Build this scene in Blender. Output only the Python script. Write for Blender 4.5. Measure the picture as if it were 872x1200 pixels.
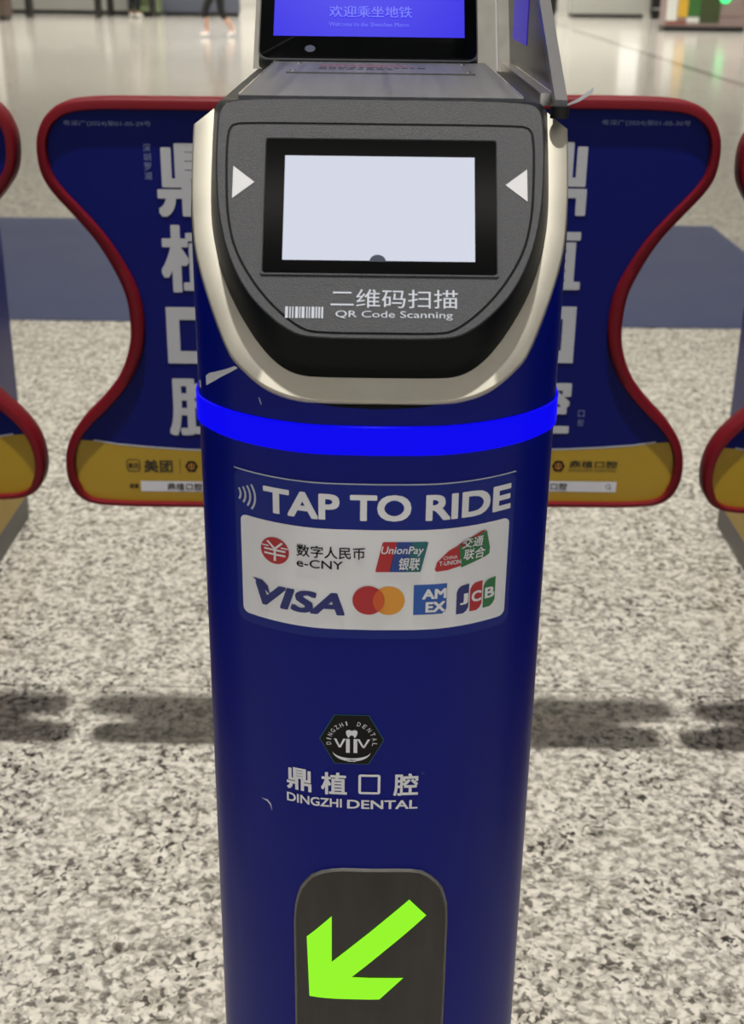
import bpy, bmesh, math, random
from math import pi, sin, cos, tan, radians as R
from mathutils import Vector, Matrix

random.seed(4)
for o in list(bpy.data.objects):
    bpy.data.objects.remove(o)
S = bpy.context.scene
COL = S.collection

# ------------------------------------------------------------------ camera
EYE, PITCH, ROLL, FPX = 1.10, 23.15, 0.72, 1497.0
cd = bpy.data.cameras.new('camera')
cam = bpy.data.objects.new('camera', cd); COL.objects.link(cam)
cam.location = (0, 0, EYE)
cam.rotation_euler = (Matrix.Rotation(R(90 - PITCH), 3, 'X') @ Matrix.Rotation(R(ROLL), 3, 'Z')).to_euler()
cd.sensor_fit = 'HORIZONTAL'; cd.sensor_width = 36
cd.lens = FPX / 872 * 36
cd.clip_start = .02; cd.clip_end = 300
cd.dof.use_dof = True; cd.dof.focus_distance = .88; cd.dof.aperture_fstop = 17
S.camera = cam

# ------------------------------------------------------------------ light and exposure
S.view_settings.view_transform = 'Standard'
S.view_settings.look = 'None'
S.view_settings.gamma = 1
S.view_settings.exposure = 0.0
S.view_settings.use_curve_mapping = False
w = bpy.data.worlds.new('hall_air'); S.world = w; w.use_nodes = True
w.node_tree.nodes['Background'].inputs[0].default_value = (.93, .95, 1, 1)
w.node_tree.nodes['Background'].inputs[1].default_value = .45
KEY_POWER = 470
LINEAR = {-6: 80, -2.4: 22, 7: 60, 14: 460, 20: 800, 26: 900, 34: 800, 46: 800, 56: 800}
CEIL = 7.2

def lamp(name, shape, size, power, loc, color, parent=None, sy=None):
    l = bpy.data.lights.new(name, 'AREA'); l.shape = shape; l.size = size
    if sy: l.size_y = sy
    l.energy = power; l.color = color
    if shape == 'RECTANGLE': l.spread = R(115)      # narrowed to keep the added lamps' reflections off the floor
    o = bpy.data.objects.new(name, l); COL.objects.link(o); o.location = loc
    if parent: o.parent = parent
    return o

# ------------------------------------------------------------------ helpers
def lin(c):
    return tuple(((v / 255) / 12.92 if v / 255 <= .04045 else ((v / 255 + .055) / 1.055) ** 2.4) for v in c)

MATS = {}
def mat(name, rgb, rough=.5, metal=0, spec=.5, bump=None, var=None, coat=0, emit=0, aniso=0):
    m = bpy.data.materials.new(name); m.use_nodes = True
    nt = m.node_tree; b = nt.nodes['Principled BSDF']
    c = lin(rgb) + (1,)
    b.inputs['Base Color'].default_value = c
    b.inputs['Roughness'].default_value = rough
    b.inputs['Metallic'].default_value = metal
    b.inputs['Specular IOR Level'].default_value = spec
    b.inputs['Coat Weight'].default_value = coat
    b.inputs['Coat Roughness'].default_value = .08
    if aniso: b.inputs['Anisotropic'].default_value = aniso
    if emit:
        b.inputs['Base Color'].default_value = (.004, .004, .004, 1); b.inputs['Specular IOR Level'].default_value = .02
        b.inputs['Emission Color'].default_value = c
        b.inputs['Emission Strength'].default_value = emit
    if var or bump:
        tc = nt.nodes.new('ShaderNodeTexCoord'); mp = nt.nodes.new('ShaderNodeMapping')
        nt.links.new(tc.outputs['Object'], mp.inputs['Vector'])
    if var:                                   # (scale xyz, amount): gentle colour and gloss variation
        mp.inputs['Scale'].default_value = var[0]
        n = nt.nodes.new('ShaderNodeTexNoise'); n.inputs['Scale'].default_value = 1; n.inputs['Detail'].default_value = 5
        nt.links.new(mp.outputs[0], n.inputs['Vector'])
        mx = nt.nodes.new('ShaderNodeMix'); mx.data_type = 'RGBA'; mx.blend_type = 'MULTIPLY'
        mx.inputs[0].default_value = 1
        rp = nt.nodes.new('ShaderNodeValToRGB')
        a = 1 - var[1]
        rp.color_ramp.elements[0].position = .3; rp.color_ramp.elements[0].color = (a, a, a, 1)
        rp.color_ramp.elements[1].position = .7
        nt.links.new(n.outputs['Fac'], rp.inputs[0])
        mx.inputs[6].default_value = c
        nt.links.new(rp.outputs[0], mx.inputs[7])
        nt.links.new(mx.outputs[2], b.inputs['Base Color'])
        mr = nt.nodes.new('ShaderNodeMapRange'); mr.inputs[3].default_value = max(.03, rough - .08); mr.inputs[4].default_value = rough + .08
        nt.links.new(n.outputs['Fac'], mr.inputs[0]); nt.links.new(mr.outputs[0], b.inputs['Roughness'])
    if bump:                                  # (scale, strength)
        n2 = nt.nodes.new('ShaderNodeTexNoise'); n2.inputs['Scale'].default_value = bump[0]; n2.inputs['Detail'].default_value = 2
        nt.links.new(tc.outputs['Object'], n2.inputs['Vector'])
        bp = nt.nodes.new('ShaderNodeBump'); bp.inputs['Strength'].default_value = bump[1]; bp.inputs['Distance'].default_value = .001
        nt.links.new(n2.outputs['Fac'], bp.inputs['Height']); nt.links.new(bp.outputs[0], b.inputs['Normal'])
    MATS[name] = m
    return m

M = MATS
mat('blue_wrap', (4, 19, 124), .36, spec=.16, bump=(40, .03), var=((6, 6, 3), .1))
mat('blue_print', (3, 17, 104), .45, spec=.18)
mat('sticker_blue', (10, 34, 128), .34, spec=.25)
mat('white_ink', (226, 227, 232), .42)
mat('grey_ink', (186, 192, 204), .45)
mat('soft_ink', (128, 140, 180), .5)
mat('black_ink', (9, 9, 11), .4, spec=.2)
mat('dark_ink', (46, 40, 22), .5)
mat('navy_ink', (26, 36, 110), .4)
mat('red_ink', (176, 30, 40), .4)
mat('orange_ink', (222, 150, 48), .4)
mat('brick_ink', (204, 84, 36), .4)
mat('teal_ink', (20, 98, 108), .4)
mat('blue_ink', (20, 62, 140), .4)
mat('green_ink', (34, 112, 66), .4)
mat('amex_ink', (26, 84, 170), .4)
mat('faint_ink', (60, 78, 140), .5)
mat('yellow_print', (184, 150, 30), .42, var=((5, 5, 5), .06))
mat('red_rubber', (112, 14, 26), .5, spec=.25, bump=(300, .08))
mat('steel_rim', (194, 190, 178), .58, 1, var=((30, 30, 30), .14))
mat('steel', (134, 132, 127), .6, 1, var=((90, 3, 90), .2))
mat('housing_steel', (118, 116, 110), .72, 1, var=((90, 3, 90), .12))
mat('flap_white', (198, 200, 203), .45, spec=.2)
mat('dark_steel', (132, 133, 136), .5, 1, var=((160, 4, 160), .25))
mat('steel_edge', (235, 230, 220), .25, 1)
mat('black_plastic', (7, 11, 13), .36, spec=.12)
mat('grey_plastic', (70, 71, 75), .55, spec=.4, bump=(1600, .55), var=((900, 900, 900), .3))
mat('seam_black', (6, 6, 7), .6)
mat('deck_black', (26, 27, 29), .45, spec=.3)
mat('screen_glass', (4, 5, 6), .12, spec=.09)
mat('grey_mark', (196, 197, 200), .5)
mat('plinth_grey', (108, 104, 100), .5, var=((20, 20, 20), .2))
mat('smoked_panel', (26, 26, 32), .2, spec=.1)
mat('bar_grey', (112, 112, 114), .35, .6)
mat('tape_white', (205, 208, 215), .5)
mat('band_glow', (8, 4, 240), .3, emit=1.0)
mat('screen_white', (212, 216, 230), .3, emit=1.0)
mat('screen_blue', (36, 22, 232), .3, emit=.95)
mat('screen_text', (104, 112, 246), .3, emit=1)
mat('screen_grey', (110, 112, 120), .3, emit=.7)
mat('painted_reflection', (62, 50, 168), .3, emit=.8)
mat('arrow_green', (150, 246, 44), .3, emit=1.0)
mat('indicator_glass', (60, 57, 56), .22, spec=.3, var=((40, 40, 12), .3))
mat('disc_grey', (70, 75, 88), .7, spec=.08)

def link(name, me, parent=None):
    o = bpy.data.objects.new(name, me); COL.objects.link(o)
    if parent: o.parent = parent
    return o

def tag(o, label, cat=None, group=None, kind=None):
    if label: o['label'] = label
    if cat: o['category'] = cat
    if group: o['group'] = group
    if kind: o['kind'] = kind
    return o

def thing(name, label, cat, loc=(0, 0, 0), rz=0, group=None):
    o = bpy.data.objects.new(name, None); COL.objects.link(o)
    o.location = loc; o.rotation_euler = (0, 0, rz); o.empty_display_size = .1
    return tag(o, label, cat, group)

class MB:
    """Collects faces in a bmesh with several materials, then builds ONE mesh object."""
    def __init__(s): s.bm = bmesh.new(); s.mats = []
    def mi(s, m):
        m = M[m] if isinstance(m, str) else m
        if m not in s.mats: s.mats.append(m)
        return s.mats.index(m)
    def face(s, vs, m):
        try: f = s.bm.faces.new(vs)
        except ValueError: return None
        f.material_index = s.mi(m); return f
    def verts(s, pts): return [s.bm.verts.new(p) for p in pts]
    def box(s, x0, x1, y0, y1, z0, z1, m):
        v = s.verts([(x, y, z) for z in (z0, z1) for y in (y0, y1) for x in (x0, x1)])
        for q in ((0, 2, 3, 1), (4, 5, 7, 6), (0, 1, 5, 4), (2, 6, 7, 3), (0, 4, 6, 2), (1, 3, 7, 5)):
            s.face([v[i] for i in q], m)
        return s
    def loft(s, rings, m, closed=True, caps=(False, False)):
        rv = [s.verts(r) for r in rings]
        for a, b in zip(rv, rv[1:]):
            n = len(a)
            for i in range(n if closed else n - 1):
                s.face([a[i], a[(i + 1) % n], b[(i + 1) % n], b[i]], m)
        if caps[0]: s.face(rv[0][::-1], m)
        if caps[1]: s.face(rv[-1], m)
        return rv
    def prism(s, pts0, pts1, m): s.loft([pts0, pts1], m, True, (True, True)); return s
    def cyl(s, p0, p1, r, m, n=16, r1=None):
        p0, p1 = Vector(p0), Vector(p1); d = (p1 - p0).normalized()
        a = d.orthogonal().normalized(); b = d.cross(a); r1 = r if r1 is None else r1
        rg = lambda p, q: [p + a * q * cos(2 * pi * i / n) + b * q * sin(2 * pi * i / n) for i in range(n)]
        s.loft([rg(p0, r), rg(p1, r1)], m, True, (True, True)); return s
    def build(s, name, parent=None, smooth=None, bevel=0, seg=2):
        if bevel:
            es = [e for e in s.bm.edges if len(e.link_faces) == 2 and e.calc_face_angle(0) > R(50)]
            bmesh.ops.bevel(s.bm, geom=es, offset=bevel, segments=seg, affect='EDGES', profile=.5)
        bmesh.ops.recalc_face_normals(s.bm, faces=s.bm.faces)
        me = bpy.data.meshes.new(name); s.bm.to_mesh(me); s.bm.free()
        for m in s.mats: me.materials.append(m)
        if smooth or bevel:
            for p in me.polygons: p.use_smooth = True
            me.set_sharp_from_angle(angle=R(smooth or 40))
        return link(name, me, parent)

def text_geo(s, bold=0):
    c = bpy.data.curves.new('t', 'FONT'); c.body = s; c.offset = bold; c.size = 1; c.resolution_u = 4
    o = bpy.data.objects.new('t', c); COL.objects.link(o)
    bpy.context.view_layer.update()
    me = bpy.data.meshes.new_from_object(o.evaluated_get(bpy.context.evaluated_depsgraph_get()))
    vs = [v.co.to_2d() for v in me.vertices]; fs = [tuple(p.vertices) for p in me.polygons]
    bpy.data.objects.remove(o); bpy.data.curves.remove(c); bpy.data.meshes.remove(me)
    return vs, fs

class Decal:
    """Printed artwork laid out in (u, v) metres on a surface; mp(u, v, lift) gives the 3-D point."""
    def __init__(s, mp, step=.006): s.mp = mp; s.b = MB(); s.step = step; s.items = []
    def raw(s, vs, fs, m, layer):
        bm = bmesh.new(); bv = [bm.verts.new((p[0], p[1], 0)) for p in vs]
        for f in fs:
            try: bm.faces.new([bv[i] for i in f])
            except ValueError: pass
        if s.step:
            us = [p[0] for p in vs]; k = math.floor(min(us) / s.step) + 1
            while k * s.step < max(us):
                bmesh.ops.bisect_plane(bm, geom=bm.verts[:] + bm.edges[:] + bm.faces[:], plane_co=(k * s.step, 0, 0), plane_no=(1, 0, 0)); k += 1
        bmesh.ops.triangulate(bm, faces=bm.faces)
        nv = {v: s.b.bm.verts.new(s.mp(v.co.x, v.co.y, layer)) for v in bm.verts}
        for f in bm.faces: s.b.face([nv[v] for v in f.verts], m)
        bm.free(); return s
    def poly(s, pts, m, layer=1): return s.raw(pts, [tuple(range(len(pts)))], m, layer)
    def rect(s, u0, u1, v0, v1, m, layer=1, r=0):
        return s.poly(rrect(u0, u1, v0, v1, r), m, layer)
    def disc(s, u, v, a, b, m, layer=1, n=32, t0=0, t1=2 * pi):
        k = n if abs(t1 - t0 - 2 * pi) < 1e-6 else n + 1
        return s.poly([(u + a * cos(t0 + (t1 - t0) * i / n), v + b * sin(t0 + (t1 - t0) * i / n)) for i in range(k)], m, layer)
    def ring(s, u, v, r0, r1, m, layer=1, n=32, t0=0, t1=2 * pi):
        vs = []; fs = []
        for i in range(n + 1):
            t = t0 + (t1 - t0) * i / n
            vs += [(u + r0 * cos(t), v + r0 * sin(t)), (u + r1 * cos(t), v + r1 * sin(t))]
            if i: fs.append((2 * i - 2, 2 * i - 1, 2 * i + 1, 2 * i))
        return s.raw(vs, fs, m, layer)
    def outline(s, u0, u1, v0, v1, wd, m, layer=1, r=0):
        a = rrect(u0, u1, v0, v1, r); b = rrect(u0 + wd, u1 - wd, v0 + wd, v1 - wd, max(r - wd, .0001) if r else 0)
        n = len(a)
        return s.raw(a + b, [(i, (i + 1) % n, n + (i + 1) % n, n + i) for i in range(n)], m, layer)
    def text(s, t, u0, u1, v0, v1, m, layer=2, bold=0, shear=0, rot=None):
        """Lettering fitted to a box; bold thickens the strokes by laying shifted copies over each other."""
        vs, fs = text_geo(t)
        vs = [Vector((p.x + shear * p.y, p.y)) for p in vs]
        x0 = min(p.x for p in vs) - bold; x1 = max(p.x for p in vs) + bold; y0 = min(p.y for p in vs) - bold; y1 = max(p.y for p in vs) + bold
        for k in range(8 if bold > .001 else 1):
            sh = Vector((cos(k * pi / 4), sin(k * pi / 4))) * bold if bold > .001 else Vector((0, 0))
            if k % 2: sh *= 1.3
            q = [Vector((u0 + (p.x + sh.x - x0) / (x1 - x0) * (u1 - u0), v0 + (p.y + sh.y - y0) / (y1 - y0) * (v1 - v0))) for p in vs]
            if rot:
                c = Vector(((u0 + u1) / 2, (v0 + v1) / 2))
                q = [c + Matrix.Rotation(rot, 2) @ (p - c) for p in q]
            s.raw(q, fs, m, layer + .08 * k)
        return s
    def build(s, name, parent): return s.b.build(name, parent)

def rrect(u0, u1, v0, v1, r=0, n=6):
    if r <= 0: return [(u0, v0), (u1, v0), (u1, v1), (u0, v1)]
    p = []
    for cx, cy, a in ((u1 - r, v0 + r, -pi / 2), (u1 - r, v1 - r, 0), (u0 + r, v1 - r, pi / 2), (u0 + r, v0 + r, pi)):
        p += [(cx + r * cos(a + pi / 2 * i / n), cy + r * sin(a + pi / 2 * i / n)) for i in range(n + 1)]
    return p

def chaikin(p, it=2):
    for _ in range(it):
        q = [p[0]]
        for a, b in zip(p, p[1:]):
            q += [(a[0] * .75 + b[0] * .25, a[1] * .75 + b[1] * .25), (a[0] * .25 + b[0] * .75, a[1] * .25 + b[1] * .75)]
        p = q + [p[-1]]
    return p

def resample(p, n):
    d = [0]
    for a, b in zip(p, p[1:]): d.append(d[-1] + math.hypot(b[0] - a[0], b[1] - a[1]))
    out = []; k = 0
    for i in range(n):
        t = d[-1] * i / (n - 1)
        while k < len(p) - 2 and d[k + 1] < t: k += 1
        f = (t - d[k]) / max(d[k + 1] - d[k], 1e-9)
        out.append((p[k][0] + (p[k + 1][0] - p[k][0]) * f, p[k][1] + (p[k + 1][1] - p[k][1]) * f))
    return out

def interp(x, xs, ys):
    if x <= xs[0]: return ys[0]
    for a, b, c, d in zip(xs, xs[1:], ys, ys[1:]):
        if x <= b: return c + (d - c) * (x - a) / (b - a)
    return ys[-1]

# ------------------------------------------------------------------ floor, ceiling, far wall
def granite():
    m = bpy.data.materials.new('granite_floor'); m.use_nodes = True
    nt = m.node_tree; L = nt.links; N = nt.nodes.new; b = nt.nodes['Principled BSDF']
    g = N('ShaderNodeNewGeometry')
    def ramp(src, stops):
        r = N('ShaderNodeValToRGB'); e = r.color_ramp.elements
        while len(e) < len(stops): e.new(.5)
        for k, (p, c) in zip(e, stops): k.position = p; k.color = (c if len(c) == 4 else lin(c) + (1,))
        L.new(src, r.inputs[0]); return r.outputs[0]
    def noise(sc, det=3, dist=0):
        n = N('ShaderNodeTexNoise'); n.inputs['Scale'].default_value = sc; n.inputs['Detail'].default_value = det; n.inputs['Distortion'].default_value = dist
        L.new(g.outputs['Position'], n.inputs['Vector']); return n.outputs['Fac']
    def mix(a, bb, f, mode='MIX'):
        x = N('ShaderNodeMix'); x.data_type = 'RGBA'; x.blend_type = mode
        for i, q in ((6, a), (7, bb)):
            if hasattr(q, 'links'): L.new(q, x.inputs[i])
            else: x.inputs[i].default_value = lin(q) + (1,)
        if hasattr(f, 'links'): L.new(f, x.inputs[0])
        else: x.inputs[0].default_value = f
        return x.outputs[2]
    vo = N('ShaderNodeTexVoronoi'); vo.inputs['Scale'].default_value = 68; L.new(g.outputs['Position'], vo.inputs['Vector'])
    ds = N('ShaderNodeTexNoise'); ds.inputs['Scale'].default_value = 55; ds.inputs['Detail'].default_value = 3; L.new(g.outputs['Position'], ds.inputs['Vector'])
    vm = N('ShaderNodeVectorMath'); vm.operation = 'MULTIPLY_ADD'; L.new(ds.outputs['Color'], vm.inputs[0]); vm.inputs[1].default_value = (.022, .022, .022); L.new(g.outputs['Position'], vm.inputs[2])
    L.new(vm.outputs[0], vo.inputs['Vector'])
    sep = N('ShaderNodeSeparateColor'); L.new(vo.outputs['Color'], sep.inputs[0])
    cell = ramp(sep.outputs[0], [(.0, (118, 114, 105)), (.12, (158, 154, 143)), (.26, (208, 203, 191)), (.6, (222, 217, 205)), (1, (230, 225, 214))])
    base = ramp(noise(75, 4, .5), [(.35, (58, 55, 50)), (.44, (150, 145, 134)), (.52, (218, 213, 200)), (.7, (230, 225, 213))])
    c = mix(cell, base, .42)
    ve = N('ShaderNodeTexVoronoi'); ve.feature = 'DISTANCE_TO_EDGE'; ve.inputs['Scale'].default_value = 68; L.new(vm.outputs[0], ve.inputs['Vector'])
    eg = ramp(ve.outputs['Distance'], [(.0, (255, 255, 255)), (.2, (0, 0, 0))])
    em = mix(eg, ramp(noise(34, 2), [(.45, (0, 0, 0)), (.62, (215, 215, 215))]), 1, 'MULTIPLY')
    eb = N('ShaderNodeRGBToBW'); L.new(em, eb.inputs[0])
    c = mix(c, (104, 99, 90), eb.outputs[0])
    spk = ramp(noise(95, 3, .7), [(.42, (255, 255, 255)), (.452, (0, 0, 0))])
    clus = ramp(noise(9, 3), [(.36, (255, 255, 255)), (.66, (150, 150, 150))])
    sm = mix(spk, clus, 1, 'MULTIPLY')
    bw = N('ShaderNodeRGBToBW'); L.new(sm, bw.inputs[0])
    c = mix(c, (46, 43, 39), bw.outputs[0])
    # slab joints: thin lines across, one dark line along the far right aisle
    sx = N('ShaderNodeSeparateXYZ'); L.new(g.outputs['Position'], sx.inputs[0])
    def line(src, off, period, half):
        a = N('ShaderNodeMath'); a.operation = 'SUBTRACT'; L.new(src, a.inputs[0]); a.inputs[1].default_value = off
        p = N('ShaderNodeMath'); p.operation = 'PINGPONG'; L.new(a.outputs[0], p.inputs[0]); p.inputs[1].default_value = period / 2
        t = N('ShaderNodeMath'); t.operation = 'LESS_THAN'; L.new(p.outputs[0], t.inputs[0]); t.inputs[1].default_value = half
        return t.outputs[0]
    j = line(sx.outputs['Y'], 1.828, .875, .0013)
    c = mix(c, (96, 90, 80), j)
    jx = line(sx.outputs['X'], 3.8, 90, .05)
    far = N('ShaderNodeMath'); far.operation = 'GREATER_THAN'; L.new(sx.outputs['Y'], far.inputs[0]); far.inputs[1].default_value = 7
    mm = N('ShaderNodeMath'); mm.operation = 'MULTIPLY'; L.new(jx, mm.inputs[0]); L.new(far.outputs[0], mm.inputs[1])
    c = mix(c, (120, 116, 108), mm.outputs[0])
    L.new(c, b.inputs['Base Color'])
    b.inputs['Roughness'].default_value = .13
    b.inputs['Specular IOR Level'].default_value = .5
    return m
fl = MB(); fl.box(-32, 32, -10, 60, -.15, 0, granite()); tag(fl.build('floor'), None, kind='structure')
mat('ceiling_white', (222, 222, 218), .8); mat('far_wall', (226, 224, 216), .6)
ce = MB(); ce.box(-32, 32, -10, 60, CEIL, CEIL + .2, 'ceiling_white'); tag(ce.build('ceiling'), None, kind='structure')
fw = MB(); fw.box(-32, 32, 60, 60.3, 0, CEIL, 'far_wall'); tag(fw.build('wall_far'), None, kind='structure')

# ------------------------------------------------------------------ ceiling lamps
mat('lamp_glow', (255, 246, 228), .4, emit=3); mat('lamp_white', (230, 230, 226), .5)
def downlight(x, y, power, label):
    t = thing('downlight', label, 'ceiling light', (x, y, CEIL))
    b = MB(); b.cyl((0, 0, 0), (0, 0, -.16), .15, 'lamp_white', 28); b.build('lamp_housing', t, 40)
    b = MB(); b.cyl((0, 0, -.1601), (0, 0, -.165), .1, 'lamp_glow', 28); b.build('lens', t, 40)
    lamp('downlight_beam', 'DISK', .2, power, (0, 0, -.17), (1, .965, .91), t)
downlight(-.12, .42, KEY_POWER, 'round white ceiling downlight above the fare gates')
def linear(y, i):  # unseen lamps added for fill and to brighten the far floor
    t = thing('added_linear_light', 'long unseen linear lamp added across the hall ceiling as fill', 'ceiling light', (0, y, CEIL - .06), 0, 'added linear ceiling lamps')
    b = MB(); b.box(-9, 9, -.17, .17, -.1, 0, 'lamp_white'); b.build('lamp_housing', t)
    for sx in (-6, 0, 6):
        b = MB(); b.cyl((sx, 0, 0), (sx, 0, .06), .012, 'lamp_white', 10); b.build('hanger', t, 40)
    b = MB(); b.box(-8.9, 8.9, -.12, .12, -.108, -.1, 'lamp_glow'); b.build('diffuser', t)
    lamp('fill_beam', 'RECTANGLE', 17.6, LINEAR[y], (0, 0, -.115), (1, .975, .94), t, .22)
for i, y in enumerate(LINEAR): linear(y, i)

# ------------------------------------------------------------------ blue floor mat behind the gates
mat('mat_blue', (60, 69, 104), .5, spec=.2, var=((2, 2, 2), .1))
b = MB(); b.box(-2.35, 1.565, 4.165, 6.0, .0, .004, 'mat_blue')
tag(b.build('floor_mat'), 'wide slate blue mat lying on the pale floor behind the gates', 'mat')

# ------------------------------------------------------------------ fare gate
X0, GY, PITCHX = .0022, .69, .85          # gate axis, front of cabinet, distance between gates
LEN = 1.89; TOP = 1.006
CSX = [0, .03, .048, .068, .087, .1, .107, .111, .1115]
CSY = [0, .0008, .0048, .0135, .0265, .041, .052, .066, .085]
half = resample(chaikin(list(zip(CSX, CSY)), 2), 40)
hx = [p[0] for p in half]; hy = [p[1] for p in half]
def front(u): return interp(abs(u), hx, hy)
SL = R(36)                                 # slant of the head from the vertical
PB = Vector((0, 0, .8723)); PN = Vector((0, -cos(SL), sin(SL))); PU = Vector((0, sin(SL), cos(SL)))
def head(u, v, off=0): return Vector((u, 0, 0)) + PB + PU * v + PN * off
def face_map(u, v, k): return head(u, v, .0252 + .0003 * k)
def front_map(u, z, k): return Vector((u, front(u) - .0004 - .00025 * k, z))
ARM = .91                                  # where the flaps stand along the gate

def build_cabinet(g):
    b = MB()
    prof = half + [(.1115, y) for y in (.0955, .108)] + [(.1115, .3), (.1115, LEN - .06), (.1, LEN - .02), (.07, LEN)]
    top = lambda y: min(TOP, .8723 - .004 + y / tan(SL))
    prev = None
    for (x, y) in prof:
        z1 = top(y)
        cur = [b.verts([(-x, y, .05), (-x, y, z1)]), b.verts([(x, y, .05), (x, y, z1)])] if x > 0 else [b.verts([(0, y, .05), (0, y, z1)])] * 2
        if prev:
            for s in (0, 1):
                b.face([prev[s][0], cur[s][0], cur[s][1], prev[s][1]], 'blue_wrap')
            if prev[0] is prev[1]:
                b.face([prev[0][1], cur[0][1], cur[1][1]], 'black_plastic'); b.face([prev[0][0], cur[0][0], cur[1][0]], 'black_plastic')
            else:
                for k in (0, 1): b.face([prev[0][k], cur[0][k], cur[1][k], prev[1][k]], 'black_plastic')
        prev = cur
    b.face([prev[0][0], prev[1][0], prev[1][1], prev[0][1]], 'blue_wrap')
    b.build('cabinet', g, 35)
    # grey plinth
    pp = [(x * .985, y + .001) for x, y in half] + [(.1098, LEN - .06), (.098, LEN - .021), (.069, LEN - .002)]
    loop = pp + [(-x, y) for x, y in pp[:0:-1]]
    b = MB(); b.prism([(x, y, 0) for x, y in loop], [(x, y, .052) for x, y in loop], 'plinth_grey')
    tag(b.build('plinth', g, 35), 'grey steel plinth at floor level')
    # yellow lower part of the side wrap
    for s in (-1, 1):
        b = MB(); x = s * .1125; n = 24; y0, y1 = .12, LEN - .07
        lo = []; up = []
        for i in range(n + 1):
            y = y0 + (y1 - y0) * i / n
            lo.append((x, y, .055)); up.append((x, y, .20 + .015 * cos(pi * i / n)))
        b.loft([lo, up], 'yellow_print', False)
        b.loft([[(s * .1116, p[1], p[2]) for p in up], up], 'yellow_print', False)
        tag(b.build('side_wrap', g, 30), 'yellow lower part of the printed side wrap')

def build_light_band(g):
    pr = [(x + .0006, y) for x, y in half if x > 0] + [(.1121, .1), (.1121, .2)]
    pts = [(-x, y) for x, y in pr[::-1]] + [(0, 0)] + pr
    b = MB(); Z = (.8402, .841, .8575, .8583); O = (0, .0011, .0011, 0)
    rings = []
    for z, o in zip(Z, O):
        r = []
        for i, (x, y) in enumerate(pts):
            a = Vector(pts[max(i - 1, 0)]); c = Vector(pts[min(i + 1, len(pts) - 1)]); t = (c - a).normalized(); nn = Vector((t.y, -t.x))
            r.append((x + nn.x * o, y + nn.y * o, z))
        rings.append(r)
    b.loft(rings, 'band_glow', False)
    tag(b.build('light_band', g, 40), 'glowing blue light band around the front')

def loop2(h): return h + [(-u, v) for u, v in h[-2:0:-1]]
NH = 70
H_BASE = resample(chaikin([(0, .0137), (.030, .0137), (.047, .0146), (.0608, .0238), (.0747, .042), (.089, .069), (.0968, .0974), (.0993, .118), (.0998, .1435), (.0998, .178), (.0985, .187), (.092, .19), (0, .19)]), NH)
H_FACE = resample(chaikin([(0, .0285), (.030, .0285), (.0485, .0305), (.0715, .051), (.0843, .0744), (.0915, .1015), (.0938, .130), (.0942, .150), (.0935, .1705), (.084, .1756), (0, .1757)]), NH)
H_GRV = resample(chaikin([(0, .0312), (.030, .0312), (.0430, .0325), (.064, .051), (.0807, .0766), (.0868, .1), (.0885, .130), (.0886, .150), (.0868, .1592), (.076, .1602), (0, .1602)]), NH)
def inset(h, d):
    out = []
    for i, p in enumerate(h):
        a = Vector(h[max(i - 1, 0)]); c = Vector(h[min(i + 1, len(h) - 1)]); t = (c - a).normalized()
        out.append((p[0] - t.y * d if 0 < i < len(h) - 1 else p[0], p[1] + t.x * d))
    return out
def blend(a, c, f): return [(p[0] + (q[0] - p[0]) * f, p[1] + (q[1] - p[1]) * f) for p, q in zip(a, c)]

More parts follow.
